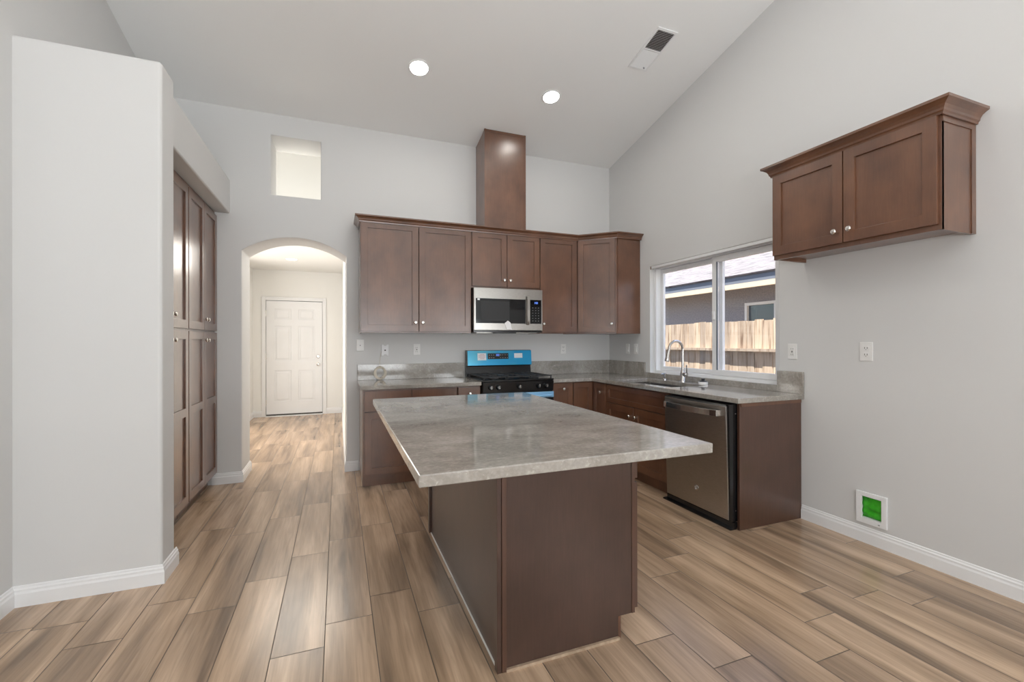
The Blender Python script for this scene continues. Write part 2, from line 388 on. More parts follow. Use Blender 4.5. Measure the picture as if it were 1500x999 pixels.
# ------------------------------------------------------------------ foyer door
d = T('door_1', 'white six-panel entry door seen through the arch', None, (-3.897, 4.0, 0), kind='structure')
dx0, dx1, dz0, dz1, yf = -4.347, -3.447, .035, 2.022, 3.995
us = [dx0, dx0 + .13, dx0 + .39, dx0 + .51, dx0 + .77, dx1]; vs = [dz0, .26, .80, .98, 1.58, 1.70, 1.88, dz1]
def dpan(x, z): return any(us[a] < x < us[a + 1] for a in (1, 3)) and any(vs[b] < z < vs[b + 1] for b in (1, 3, 5))
dm = MB().cells(us, vs, lambda x, z: not dpan(x, z), 'y', yf, yf + .012).box(dx0, dx1, yf + .012, yf + .045, dz0, dz1)
for a in (1, 3):
    for b in (1, 3, 5): dm.box(us[a] + .03, us[a + 1] - .03, yf + .003, yf + .014, vs[b] + .03, vs[b + 1] - .03)
leaf = d.part('door_leaf', dm, m_trim, bevel=.004)
cs = MB()
for x0, x1, z0, z1 in ((dx0 - .065, dx0 - .006, 0, dz1 + .07), (dx1 + .006, dx1 + .065, 0, dz1 + .07), (dx0 - .006, dx1 + .006, dz1 + .008, dz1 + .07)): cs.box(x0, x1, 3.978, 4.0, z0, z1)
d.part('casing', cs, m_trim, bevel=.004)
jm = MB().box(dx0 - .005, dx0 - .001, 3.99, 4.10, 0, dz1 + .008).box(dx1 + .001, dx1 + .005, 3.99, 4.10, 0, dz1 + .008)
d.part('jamb', jm, m_inkg)
d.part('threshold', MB().box(dx0 - .003, dx1 + .003, 3.93, 4.10, 0, .014), m_trim)
d.part('door_sweep', MB().box(dx0, dx1, 3.990, 4.03, .0142, .036), m_rubber)
for z in (.25, 1.05, 1.80): d.part('hinge', MB().box(dx0 - .012, dx0 + .006, 3.985, 3.996, z - .05, z + .05), m_nickel, bevel=.002)
kx = dx1 - .07
d.part('door_knob', MB().lathe([(.032, 0), (.032, .006), (.012, .012), (.012, .035), (.026, .045), (.029, .058), (.02, .068), (0, .070)], (kx, yf, .90), (0, -1, 0)), m_nickel, leaf, smooth=True)
d.part('deadbolt', MB().lathe([(.032, 0), (.032, .012), (.024, .020), (0, .021)], (kx, yf, 1.04), (0, -1, 0)), m_nickel, leaf, smooth=True)

# ------------------------------------------------------------------ kitchen window
w = T('window_1', 'white two-pane sliding window over the sink', None, (1.548, .1, wz0), 'R', kind='structure')
a, b, z0, z1 = .785, 2.311, wz0, wz1       # local x = -world y
w.part('window_frame', MB().cells([a, a + .035, b - .03, b], [z0, z0 + .03, z1 - .035, z1], lambda x, z: not (a + .035 < x < b - .03 and z0 + .03 < z < z1 - .035), 'y', .055, .150), m_trim, bevel=.003)
def sash(x0, x1, y0, y1, zl, zh, fw):
    s_ = w.part('sash', MB().cells([x0, x0 + fw, x1 - fw, x1], [zl, zl + fw, zh - fw, zh], lambda x, z: not (x0 + fw < x < x1 - fw and zl + fw < z < zh - fw), 'y', y0, y1), m_trim, bevel=.003)
    w.part('glass_pane', MB().box(x0 + fw - .004, x1 - fw + .004, (y0 + y1) / 2 - .002, (y0 + y1) / 2 + .002, zl + fw - .004, zh - fw + .004), m_glass, s_)
sash(a + .037, 1.665, .112, .142, z0 + .032, z1 - .037, .042)
sash(1.585, b - .032, .068, .100, z0 + .032, z1 - .037, .05)
w.part('weatherstrip', MB().box(1.637, 1.652, .066, .069, z0 + .08, z1 - .085), m_fascia)
w.part('sash_latch', MB().box(1.60, 1.622, .050, .068, 1.50, 1.58), m_trim, bevel=.003)
hr = T('blind_headrail', 'slim white headrail across the top of the kitchen window opening', 'headrail', (1.548, .0, 2.10), 'R')
hr.part('rail', MB().box(a + .012, b - .012, .004, .030, 2.092, 2.1175), m_trim, bevel=.003)
hr.part('bracket', MB().box(a + .001, a + .020, .002, .034, 2.086, 2.1175), m_nickel, label='grey metal end bracket')

# ------------------------------------------------------------------ cabinet makers
KN = [(.007, 0), (.0065, .012), (.0065, .014), (.0155, .020), (.0165, .026), (.012, .031), (0, .0325)]
def knob(t, parent, x, y, z, name='knob'): return t.part(name, MB().lathe(KN, (x, y, z), (0, -1, 0), 18), m_nickel, parent, smooth=True)
def shaker(t, name, x0, x1, z0, z1, y, kn=None, fw=.062, mids=(), th=.020, m=m_cab, flat=False, parent=None):
    mb = MB()
    if flat: mb.box(x0, x1, y, y + th, z0, z1)
    else:
        vs = [z0, z0 + fw]
        for c in mids: vs += [c - fw / 2, c + fw / 2]
        vs += [z1 - fw, z1]
        hole = lambda x, z: x0 + fw < x < x1 - fw and any(vs[k] < z < vs[k + 1] for k in range(1, len(vs) - 1, 2))
        mb.cells([x0, x0 + fw, x1 - fw, x1], vs, lambda x, z: not hole(x, z), 'y', y, y + th)
        for k in range(1, len(vs) - 1, 2): mb.box(x0 + fw - .004, x1 - fw + .004, y + .012, y + th - .002, vs[k] - .004, vs[k + 1] + .004)
    o = t.part(name, mb, m, parent, bevel=.0015)
    if kn: knob(t, o, kn[0], y, kn[1])
    return o
def wallbox(t, x0, x1, y, z0, z1, stiles=(), deep=0, side=True):
    """open-bottomed wall cabinet body with face frame; y is the frame's front"""
    mb = MB(); th = .018
    for a_ in (x0, x1 - th): mb.box(a_, a_ + th, y + .001, -.001, z0, z1)
    mb.box(x0 + th, x1 - th, y + .02, -.001, z0 + .022, z0 + .036); mb.box(x0 + th, x1 - th, y + .02, -.001, z1 - .016, z1)
    mb.box(x0 + th, x1 - th, -.012, -.001, z0 + .036, z1 - .016)
    t.part('body', mb, m_cab, bevel=.001)
    fr = MB().cells([x0, x0 + .035, x1 - .035, x1], [z0, z0 + .03, z1 - .035, z1], lambda x, z: not (x0 + .035 < x < x1 - .035 and z0 + .03 < z < z1 - .035), 'y', y, y + .019)
    t.part('face_frame', fr, m_cab)

# ------------------------------------------------------------------ upper cabinets, back wall
yF, yD = -.310, -.331
zb, zt = 1.389, 2.455
t = T('wall_cabinet', 'tall two-door brown wall cabinet left of the microwave', 'cabinet', (-2.436, 0, zb), group=None)
wallbox(t, -2.982, -1.891, yF, zb, zt)
shaker(t, 'door', -2.976, -2.435, 1.404, 2.452, yD, (-2.467, 1.492))
shaker(t, 'door', -2.429, -1.897, 1.404, 2.452, yD, (-2.397, 1.492))
t = T('wall_cabinet', 'short two-door brown wall cabinet directly above the microwave', 'cabinet', (-1.502, 0, 1.862))
wallbox(t, -1.890, -1.114, yF, 1.862, zt)
shaker(t, 'door', -1.884, -1.501, 1.882, 2.452, yD, (-1.532, 1.952))
shaker(t, 'door', -1.495, -1.120, 1.882, 2.452, yD, (-1.464, 1.952))
t = T('wall_cabinet', 'single-door brown wall cabinet between the microwave and the angled corner cabinet', 'cabinet', (-.873, 0, zb))
wallbox(t, -1.113, -.638, yF, zb, zt)
shaker(t, 'door', -1.106, -.650, 1.404, 2.452, yD, (-1.075, 1.497))
t = T('corner_wall_cabinet', 'angled corner wall cabinet with one door facing the room', 'cabinet', (-.32, -.31, zb))
pl = [(-.636, -.002), (-.636, -.318), (-.318, -.612), (-.002, -.612), (-.002, -.002)]
t.part('body', MB().prism(pl, 'z', zb, zt), m_cab, bevel=.001)
# door on the diagonal: its own frame
dc = Vector((-.477, -.465)); ang = math.atan2(-.294, .318); L = math.hypot(.318, .294)
dt = shaker(t, 'door', -L / 2 + .012, L / 2 - .012, 1.404, 2.452, -.021, (L / 2 - .045, 1.497), fw=.058)
for q in [dt] + list(dt.children): pass
me = dt.data; off = Vector((-.32, -.31, zb))
rot = Matrix.Rotation(ang, 4, 'Z')
dt.location = Vector((dc.x, dc.y, 0)) - off + (rot @ off); dt.rotation_euler = (0, 0, ang)
t.part('side_panel', MB().box(-.300, -.004, -.618, -.612, zb, zt), m_cab)
CR = [(0, 0), (.010, 0), (.012, .012), (.018, .020), (.022, .032), (.034, .044), (.044, .050), (.048, .052), (.048, .064), (0, .064)]
cr = MB().sweep([(-2.983, 0), (-2.983, -.331), (-.641, -.331), (-.321, -.630), (0, -.630)], [(o_, z_ + 2.438 + .018 * 0) for o_, z_ in CR])
crown = link('crown_molding', cr.mesh('crown_molding', (-1.5, -.33, 2.438)), m_cab); crown.location = (-1.5, -.33, 2.438)
tag(crown, 'long dark crown molding running along the tops of the back-wall cabinets', 'molding')
# boxed vent chase to the ceiling
t = T('vent_chase', 'tall brown boxed hood chase standing on the cabinets and reaching the ceiling', 'hood chase', (-1.511, 0, 2.47))
x0, x1 = -1.743, -1.281; yy = -.318
t.part('casing', MB().prism([(0, 2.456), (yy, 2.456), (yy, cz(yy) - .004), (0, cz(0) - .004)], 'x', x0, x1), m_cab, bevel=.0015)
for xx in (x0 - .004, x1 - .014): t.part('edge_trim', MB().box(xx, xx + .018, yy - .005, yy + .014, 2.50, cz(yy) - .004), m_cab)
t.part('top_trim', MB().box(x0 + .014, x1 - .014, yy - .005, yy, cz(yy) - .03, cz(yy) - .006), m_cab)

# ------------------------------------------------------------------ upper cabinet, right wall
t = T('wall_cabinet', 'two-door brown wall cabinet with crown hanging alone high on the right wall', 'cabinet', (2.984, 0, 1.875), 'R')
wallbox(t, 2.514, 3.454, -.305, 1.872, 2.50)
shaker(t, 'door', 2.518, 2.984, 1.900, 2.456, -.326, (2.945, 1.972))
shaker(t, 'door', 2.990, 3.442, 1.900, 2.456, -.326, (3.031, 1.972))
t.part('wall_stile', MB().cells([-.303, -.040, -.001], [1.872, 2.425, 2.4535], lambda y, z: y > -.04 or z > 2.425, 'x', 3.4542, 3.459), m_cab)
CR2 = [(0, 0), (.008, 0), (.010, .010), (.016, .016), (.018, .028), (.026, .042), (.042, .054), (.050, .058), (.054, .060), (.054, .074), (0, .074)]
t.part('crown', MB().sweep([(2.512, -.001), (2.512, -.318), (3.460, -.318), (3.460, -.001)], [(o_, z_ + 2.454) for o_, z_ in CR2]), m_cab)

# ------------------------------------------------------------------ base cabinets
def basebox(t, x0, x1, yf=-.608, y1=-.003, toe=True, z1=.876):
    t.part('body', MB().box(x0, x1, yf, y1, .10, z1), m_cab, bevel=.001)
    if toe: t.part('toe_kick', MB().box(x0 + .003, x1 - .003, yf + .05, y1, .0, .10), m_cab)
yd = -.629
t = T('base_cabinet', 'brown base cabinet with two drawers over doors at the left end of the back counter', 'cabinet', (-2.55, 0, 0))
basebox(t, -2.980, -2.118)
for x0, x1, s_ in ((-2.962, -2.551, 1), (-2.545, -2.124, -1)):
    shaker(t, 'drawer', x0, x1, .682, .862, yd, ((x0 + x1) / 2, .77), flat=True)
    shaker(t, 'door', x0, x1, .115, .672, yd, ((x1 - .03) if s_ > 0 else (x0 + .03), .60))
t = T('base_cabinet', 'narrow brown base cabinet just left of the range', 'cabinet', (-2.0, 0, 0))
basebox(t, -2.116, -1.886)
shaker(t, 'drawer', -2.111, -1.892, .682, .862, yd, (-2.0, .80), flat=True)
shaker(t, 'door', -2.111, -1.892, .115, .672, yd, (-1.92, .60), fw=.055)
t = T('base_cabinet', 'narrow brown base cabinet just right of the range', 'cabinet', (-.985, 0, 0))
basebox(t, -1.110, -.868)
shaker(t, 'door', -1.105, -.873, .115, .866, yd, (-.985, .805), fw=.055)
t = T('corner_base_cabinet', 'corner base cabinet with folded door under the inner corner of the counter', 'cabinet', (-.43, -.43, 0))
t.part('body', MB().cells([-.866, -.608, -.003], [-.878, -.608, -.003], lambda x, y: x > -.608 or y > -.608, 'z', .10, .876), m_cab, bevel=.001)
t.part('toe_kick', MB().cells([-.866, -.555, -.003], [-.878, -.555, -.003], lambda x, y: x > -.555 or y > -.555, 'z', 0, .10), m_cab)
shaker(t, 'door', -.860, -.632, .115, .866, yd, fw=.055)
cd_ = T('door_frame_tmp', None, None, (.75, 0, 0), 'R')
o = shaker(cd_, 'door', .634, .872, .115, .866, yd, (.800, .775), fw=.055)
# re-home the return door under the corner cabinet
o.parent = t.o; o.rotation_euler = (0, 0, -PI / 2); o.location = Vector((0, -.75, 0)) - Vector((-.43, -.43, 0))
bpy.data.objects.remove(cd_.o)
t = T('sink_cabinet', 'brown sink base cabinet with a false drawer front over two doors under the window', 'cabinet', (1.335, 0, 0), 'R')
t.part('body', MB().box(.880, .900, -.608, -.003, .10, .876).box(1.786, 1.806, -.608, -.003, .10, .876).box(.900, 1.786, -.608, -.588, .10, .876).box(.900, 1.786, -.588, -.003, .10, .12).box(.900, 1.786, -.02, -.003, .12, .876), m_cab)
t.part('toe_kick', MB().box(.883, 1.803, -.555, -.003, 0, .10), m_cab)
shaker(t, 'false_drawer', .886, 1.795, .692, .864, yd, fw=.045)
shaker(t, 'door', .886, 1.330, .115, .682, yd, (1.290, .600))
shaker(t, 'door', 1.336, 1.795, .115, .682, yd, (1.378, .600))
o = link('end_panel', MB().cells([-.612, -.55, -.003], [0, .10, .876], lambda x, z: True, 'y', -2.493, -2.474).mesh('end_panel', (-.3, -2.48, 0)), m_cabe, bevel=.001)
o.location = (-.3, -2.48, 0); tag(o, 'brown finished end panel closing the counter run beside the dishwasher', 'panel')
tr_ = link('top_rail', MB().box(-.60, -.006, -2.497, -2.493, .850, .874).mesh('top_rail', (-.3, -2.48, 0)), m_cab, o)

# ------------------------------------------------------------------ counters
t = T('countertop', 'short grey-brown stone countertop left of the range', 'countertop', (-2.44, -.3, .877))
t.part('slab', MB().box(-2.998, -1.886, -.652, -.002, .8765, .912), m_quartz, bevel=.003)
t.part('backsplash', MB().box(-2.998, -1.886, -.021, -.002, .912, 1.072), m_quartz, bevel=.002)
t = T('countertop', 'L-shaped grey-brown stone countertop holding the sink under the window', 'countertop', (-.4, -.9, .877))
sx0, sx1, sy0, sy1 = -.545, -.155, -1.745, -.935
xs = [-1.112, -.652, sx0, sx1, -.002]; ys = [-2.517, sy0, sy1, -.652, -.002]
t.part('slab', MB().cells(xs, ys, lambda x, y: (x > -.652 or y > -.652) and not (sx0 < x < sx1 and sy0 < y < sy1), 'z', .8765, .912), m_quartz, bevel=.003)
bs = MB().cells([-1.112, -.021, -.002], [-.713, -.021, -.002], lambda x, y: x > -.021 or y > -.021, 'z', .912, 1.072)
t.part('backsplash', bs, m_quartz, bevel=.002)
t.part('sill_splash', MB().box(-.021, -.002, wy0, -.713, .912, .962), m_quartz, bevel=.001)
t.part('end_splash', MB().box(-.021, -.002, -2.517, wy0, .912, 1.075), m_quartz, bevel=.002)
# island
t = T('island_countertop', 'large grey-brown stone island top with a wide overhang', 'countertop', (-2.4, -2.55, .877))
t.part('slab', MB().box(-2.960, -1.850, -3.474, -1.622, .8765, .914), m_quartz, bevel=.004)
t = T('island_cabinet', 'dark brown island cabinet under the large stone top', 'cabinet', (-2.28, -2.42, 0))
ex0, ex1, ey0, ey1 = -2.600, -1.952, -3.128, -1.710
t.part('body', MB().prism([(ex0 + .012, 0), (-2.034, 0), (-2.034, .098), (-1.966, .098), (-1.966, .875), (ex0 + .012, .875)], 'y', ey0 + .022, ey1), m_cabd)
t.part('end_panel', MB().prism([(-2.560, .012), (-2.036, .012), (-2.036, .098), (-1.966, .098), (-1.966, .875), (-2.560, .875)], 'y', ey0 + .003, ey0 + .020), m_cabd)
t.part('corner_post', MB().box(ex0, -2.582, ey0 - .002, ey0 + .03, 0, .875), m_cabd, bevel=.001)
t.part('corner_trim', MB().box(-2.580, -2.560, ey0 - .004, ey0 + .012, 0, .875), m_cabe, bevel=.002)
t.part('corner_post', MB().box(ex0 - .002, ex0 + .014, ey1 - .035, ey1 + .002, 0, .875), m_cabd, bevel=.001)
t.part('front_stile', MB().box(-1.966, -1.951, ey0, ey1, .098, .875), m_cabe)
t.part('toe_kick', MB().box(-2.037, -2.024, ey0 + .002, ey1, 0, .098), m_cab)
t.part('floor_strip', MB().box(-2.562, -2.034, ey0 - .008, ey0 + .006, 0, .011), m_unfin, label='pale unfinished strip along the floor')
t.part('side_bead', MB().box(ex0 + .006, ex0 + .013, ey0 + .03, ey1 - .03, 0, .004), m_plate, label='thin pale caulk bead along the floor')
# fronts of the island towards the dishwasher: frame with +x front
isl = T('tmp', None, None, (0, 0, 0))
for y0 in (-3.118, -2.650, -2.182):
    y1 = y0 + .462
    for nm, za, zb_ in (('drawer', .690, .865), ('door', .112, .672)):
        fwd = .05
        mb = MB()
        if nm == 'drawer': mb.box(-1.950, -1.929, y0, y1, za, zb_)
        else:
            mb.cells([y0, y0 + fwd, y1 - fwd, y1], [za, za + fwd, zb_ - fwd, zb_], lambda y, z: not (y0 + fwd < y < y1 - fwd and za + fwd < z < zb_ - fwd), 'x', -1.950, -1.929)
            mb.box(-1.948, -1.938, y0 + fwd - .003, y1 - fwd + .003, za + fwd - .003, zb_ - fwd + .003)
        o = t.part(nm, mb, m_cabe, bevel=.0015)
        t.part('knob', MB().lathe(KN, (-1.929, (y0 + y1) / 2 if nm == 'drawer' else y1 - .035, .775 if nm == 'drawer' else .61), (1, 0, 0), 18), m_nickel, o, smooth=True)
bpy.data.objects.remove(isl.o)

# ------------------------------------------------------------------ pantry cabinets (face +x)
pf = -.463
for (x0, x1, sp_, lab) in ((-.832, -.004, -.418, 'tall brown pantry cabinet nearest the arch, four doors'), (-1.636, -.834, -1.235, 'tall brown pantry cabinet half hidden behind the white partition')):
    t = T('pantry_cabinet', lab, 'cabinet', ((x0 + x1) / 2, 0, 0), 'P')
    t.part('body', MB().box(x0, x1, pf + .021, -.004, .10, 2.488), m_cab)
    t.part('toe_kick', MB().box(x0 + .002, x1 - .002, pf + .075, -.004, 0, .10), m_cab)
    for a_, b_2, k in ((x0 + .004, sp_ - .002, sp_ - .035), (sp_ + .002, x1 - .010, sp_ + .037)):
        shaker(t, 'upper_door', a_, b_2, 1.402, 2.452, pf, (k, 1.490))
        shaker(t, 'lower_door', a_, b_2, .116, 1.385, pf, (k, 1.318), mids=(.79,))

# ------------------------------------------------------------------ dishwasher
t = T('dishwasher', 'stainless steel dishwasher with bar handle set beside the end panel', 'dishwasher', (2.14, 0, 0), 'R')
x0, x1 = 1.832, 2.462
t.part('tub', MB().box(1.812, 2.470, -.600, -.010, .055, .872), m_black)
dm = MB().prism([(-.668, .062), (-.692, .850), (-.640, .860), (-.632, .062)], 'x', x0, x1 - .012)
door = t.part('door', dm, m_steel, bevel=.005)
t.part('side_gasket', MB().prism([(-.664, .055), (-.680, .862), (-.60, .868), (-.60, .055)], 'x', x1 - .011, x1 + .004), m_black)
t.part('control_strip', MB().prism([(-.688, .8515), (-.686, .862), (-.602, .872), (-.602, .8515)], 'x', x0 + .004, x1 - .014), m_black)
def bar(path, hw, th): return MB().rings([[(p[0], p[1] - th, p[2] - hw), (p[0], p[1] + th, p[2] - hw), (p[0], p[1] + th, p[2] + hw), (p[0], p[1] - th, p[2] + hw)] for p in path])
hp = [(x0 + .03, -.690, .800), (x0 + .034, -.722, .800)] + [(x0 + .034 + (x1 - x0 - .095) * i / 12, -.730 - .020 * math.sin(PI * i / 12), .800) for i in range(1, 12)] + [(x1 - .061, -.722, .800), (x1 - .057, -.690, .800)]
t.part('handle', bar(hp, .021, .007), m_chrome, door, bevel=.003)
bd = t.part('badge', MB().lathe([(.019, 0), (.019, .003), (.016, .004), (.0155, .002), (0, .002)], (2.160, -.6726, .205), (0, -1, .03), 24), m_nickel, smooth=True, label='small round metal badge')
t.part('badge_mark', MB().tube([(2.160 + .009 * math.cos(a_ * .35), -.6750, .205 + .009 * math.sin(a_ * .35)) for a_ in range(18)], .0016, 6, closed=True), m_inkg, bd)
t.part('kick_plate', MB().box(1.815, 2.472, -.650, -.610, .012, .050).box(1.790, 2.470, -.672, -.615, .001, .012), m_black)
for z in (.13, .80): t.part('screw', MB().lathe([(.004, 0), (.004, .002), (0, .003)], (2.4665, -.62, z), (1, 0, 0), 10), m_nickel)

# ------------------------------------------------------------------ range
t = T('gas_range', 'black gas range with protective blue film on its back panel', 'range', (-1.499, 0, 0))
x0, x1 = -1.879, -1.117
t.part('body', MB().box(x0, x1, -.640, -.030, .02, .908), m_black, bevel=.003)
t.part('cooktop', MB().box(x0 - .001, x1 + .001, -.672, -.090, .908, .926), m_black, bevel=.005)
pnl = t.part('control_panel', MB().prism([(-.640, .800), (-.664, .802), (-.676, .905), (-.640, .907)], 'x', x0 + .001, x1 - .001), m_black, bevel=.004)
for kx in (-1.800, -1.720, -1.50, -1.290, -1.205):
    k_ = t.part('control_knob', MB().lathe([(.024, -.002), (.024, .008), (.021, .012), (.019, .030), (.017, .033), (0, .034)], (kx, -.670, .853), (0, -1, .11), 22), m_black, smooth=True)
    t.part('knob_grip', MB().box(kx - .0025, kx + .0025, -.710, -.700, .842, .872), m_nickel, k_, bevel=.001)
odoor = t.part('oven_door', MB().box(x0 + .003, x1 - .003, -.672, -.6405, .170, .792), m_black, bevel=.004)
t.part('door_top_band', MB().box(x0 + .004, x1 - .004, -.677, -.671, .735, .793), m_filml, odoor, label='steel band under pale blue film')
t.part('door_glass', MB().box(x0 + .12, x1 - .12, -.675, -.671, .33, .64), m_glassb, odoor)
hd = t.part('handle', MB().tube([(x0 + .05, -.676, .758), (x0 + .05, -.712, .758), (x0 + .06, -.722, .758), (x1 - .06, -.722, .758), (x1 - .05, -.712, .758), (x1 - .05, -.676, .758)], .011, 12), m_filml, odoor, smooth=True)
t.part('bottom_drawer', MB().box(x0 + .003, x1 - .003, -.668, -.6405, .03, .162), m_black, bevel=.004)
# back guard
bgd = t.part('backguard', MB().prism([(-.030, .905), (-.092, .905), (-.092, .926), (-.074, 1.030), (-.098, 1.036), (-.082, 1.206), (-.030, 1.206)], 'x', x0, x1), m_black, bevel=.003)
sl = (.098 - .082) / .170
yb = lambda z, o_: -.098 + (z - 1.036) * sl - o_
def slab(xa, xb, za, zb_, o0, o1): return MB().prism([(yb(za, o0), za), (yb(za, o1), za), (yb(zb_, o1), zb_), (yb(zb_, o0), zb_)], 'x', xa, xb)
fp = t.part('film_panel', slab(x0 + .010, x1 + .004, 1.040, 1.202, .0, .004), m_film,None, bevel=.0015, label='bright blue protective film')
dp = t.part('clock_panel', slab(-1.640, -1.395, 1.108, 1.172, .004, .0055), m_glassb)
# clock digits and key marks
def seg7(t_, parent, txt, x, z, h, yfun, m):
    S7 = {'0': 'abcdef', '1': 'bc', '2': 'abged', '3': 'abgcd', '4': 'fgbc', '5': 'afgcd', '6': 'afgedc', '7': 'abc', '8': 'abcdefg', '9': 'abcdfg'}
    mb = MB(); w_ = h * .5; q = h * .09
    for ch in txt:
        if ch == ':':
            for zz_ in (z + h * .3, z + h * .7): mb.box(x, x + q, yfun(zz_) - .001, yfun(zz_), zz_, zz_ + q)
            x += q * 2.5; continue
        for s_ in S7[ch]:
            if s_ in 'agd': zz_ = z + {'a': h - q, 'g': h / 2 - q / 2, 'd': 0}[s_]; mb.box(x + q, x + w_ - q, yfun(zz_) - .001, yfun(zz_), zz_, zz_ + q)
            else:
                zz_ = z + (h / 2 if s_ in 'bf' else 0); xx = x + (w_ - q if s_ in 'bc' else 0)
                mb.box(xx, xx + q, yfun(zz_) - .001, yfun(zz_), zz_ + q * .3, zz_ + h / 2 - q * .3)
        x += w_ + q * 1.6
    return t_.part('digits', mb, m, parent)
seg7(t, dp, '3:00', -1.545, 1.142, .020, lambda z: yb(z, .006), m_display)
for xx in (-1.625, -1.600, -1.575, -1.495, -1.468, -1.440, -1.415):
    for zz_ in (1.120, 1.150): t.part('key_mark', MB().box(xx, xx + .011, yb(zz_, .0065), yb(zz_, .0055), zz_, zz_ + .006), m_inkg, dp)
s1 = t.part('sticker', slab(-1.757, -1.657, 1.096, 1.174, .004, .0052), m_sticker)
ik = MB()
for n_k, zz_ in enumerate((1.158, 1.144, 1.128, 1.112)):
    a_ = -1.742 + (0.016 if n_k in (0, 3) else 0); b_3 = -1.672 - (.016 if n_k in (0, 3) else 0)
    while a_ < b_3: ik.box(a_, a_ + .009, yb(zz_, .006), yb(zz_, .0052), zz_, zz_ + .005); a_ += .0125
t.part('sticker_text', ik, m_ink, s1)
t.part('sticker', slab(-1.325, -1.225, 1.118, 1.170, .004, .0052), m_sticker)
# burners and grates
for bx, by, br_ in ((-1.72, -.53, .048), (-1.72, -.24, .038), (-1.50, -.385, .05), (-1.275, -.53, .048), (-1.275, -.24, .038)):
    t.part('burner', MB().lathe([(br_, 0), (br_, .008), (br_ * .8, .010), (br_ * .8, .016), (br_ * .72, .019), (0, .0195)], (bx, by, .926), seg=24), m_blackm, smooth=True)
for ga, gb in ((x0 + .015, -1.628), (-1.622, -1.376), (-1.370, x1 - .015)):
    gm_ = MB(); za, zb2 = .946, .957
    for yy_ in (-.650, -.125): gm_.box(ga, gb, yy_ - .006, yy_ + .006, za, zb2)
    for xx in (ga + .006, gb - .006, (ga + gb) / 2): gm_.box(xx - .006, xx + .006, -.650, -.125, za, zb2)
    for yy_ in (-.53, -.385, -.24): gm_.box(ga, gb, yy_ - .005, yy_ + .005, za, zb2)
    for xx in (ga + .006, gb - .006):
        for yy_ in (-.645, -.13): gm_.box(xx - .006, xx + .006, yy_ - .006, yy_ + .006, .926, za)
    t.part('grate', gm_, m_blackm, bevel=.0015)

# ------------------------------------------------------------------ microwave
t = T('microwave', 'stainless over-the-range microwave under the short wall cabinet', 'microwave', (-1.508, 0, 1.40))
x0, x1, z0, z1 = -1.886, -1.118, 1.408, 1.858
t.part('case', MB().box(x0, x1, -.378, -.004, z0 + .003, z1), m_black)
dx = -1.318
md = t.part('door', MB().box(x0 - .002, x1 + .001, -.402, -.379, z0 + .012, z1 - .001), m_steel, bevel=.003)
t.part('door_window', MB().box(x0 + .018, dx, -.4045, -.401, 1.492, 1.748), m_glassb, md, label='dark glass door window')
t.part('window_screen', MB().box(x0 + .075, x0 + .385, -.4055, -.4045, 1.520, 1.722), m_blackm, md)
cp_ = t.part('control_panel', MB().box(dx + .055, x1 - .014, -.4045, -.401, 1.492, 1.748), m_glassb)
seg7(t, cp_, '3:00', -1.215, 1.706, .020, lambda z: -.405, m_display)
for i in range(3):
    for j in range(6): t.part('key_mark', MB().box(-1.238 + i * .034, -1.238 + i * .034 + .010, -.4052, -.4045, 1.520 + j * .028, 1.520 + j * .028 + .005), m_inkg, cp_)
hz = [(0, -.403, 1.478), (0, -.428, 1.486)] + [(.0, -.432 - .014 * math.sin(PI * i / 10), 1.486 + .29 * i / 10) for i in range(1, 10)] + [(0, -.428, 1.776), (0, -.403, 1.784)]
hm = MB().rings([[(dx + .022 - .012, p[1] - .005, p[2]), (dx + .022 + .012, p[1] - .005, p[2]), (dx + .022 + .012, p[1] + .005, p[2]), (dx + .022 - .012, p[1] + .005, p[2])] for p in hz])
t.part('handle', hm, m_steel, md, bevel=.002)
t.part('label_tag', MB().box(x0 + .035, x0 + .060, -.4060, -.4045, 1.728, 1.744), m_sticker, md)
t.part('tape_tag', MB().prism([(-1.530, 1.430), (-1.475, 1.428), (-1.490, 1.500), (-1.520, 1.522), (-1.555, 1.495)], 'y', -.4072, -.4046), m_sticker, md, label='crumpled pale sticker on the door')
t.part('base_vent', MB().box(x0, x1, -.395, -.010, 1.398, 1.4105), m_black)
t.part('vent_grille', MB().box(-1.65, -1.42, -.390, -.30, 1.388, 1.398), m_black)
t.part('filter', MB().box(x0 + .04, x0 + .20, -.36, -.10, 1.392, 1.398), m_steel)
t.part('filter', MB().box(x1 - .30, x1 - .05, -.36, -.10, 1.392, 1.398), m_steel)

# ------------------------------------------------------------------ sink, faucet and fittings
t = T('sink', 'double-bowl stainless sink set under the stone counter', 'sink', (-.35, -1.34, .70))
for ya, yb_ in ((sy0 - .002, -1.350), (-1.330, sy1 + .002)):
    mb = MB(); z_, tt = .70, .003
    mb.box(sx0 - .004, sx1 + .004, ya, yb_, z_, z_ + tt)
    for q in ((sx0 - .004, sx0 - .001, ya, yb_), (sx1 + .001, sx1 + .004, ya, yb_), (sx0 - .001, sx1 + .001, ya, ya + tt), (sx0 - .001, sx1 + .001, yb_ - tt, yb_)): mb.box(*q, z_ + tt, .8755)
    b_ = t.part('bowl', mb, m_chrome)
    t.part('drain', MB().lathe([(.045, 0), (.045, .003), (.03, .001), (0, .001)], ((sx0 + sx1) / 2, (ya + yb_) / 2, z_ + tt), seg=20), m_nickel, b_)
t.part('divider', MB().box(sx0 - .001, sx1 + .001, -1.350, -1.330, .84, .860), m_chrome, bevel=.004)
t = T('faucet', 'brushed pull-down gooseneck faucet behind the sink', 'faucet', (-.095, -1.385, .912))
fx, fy = -.095, -1.385
t.part('base', MB().lathe([(.030, 0), (.030, .008), (.026, .014), (.025, .075), (.021, .095), (.015, .115), (0, .115)], (fx, fy, .912), seg=24), m_chrome, smooth=True)
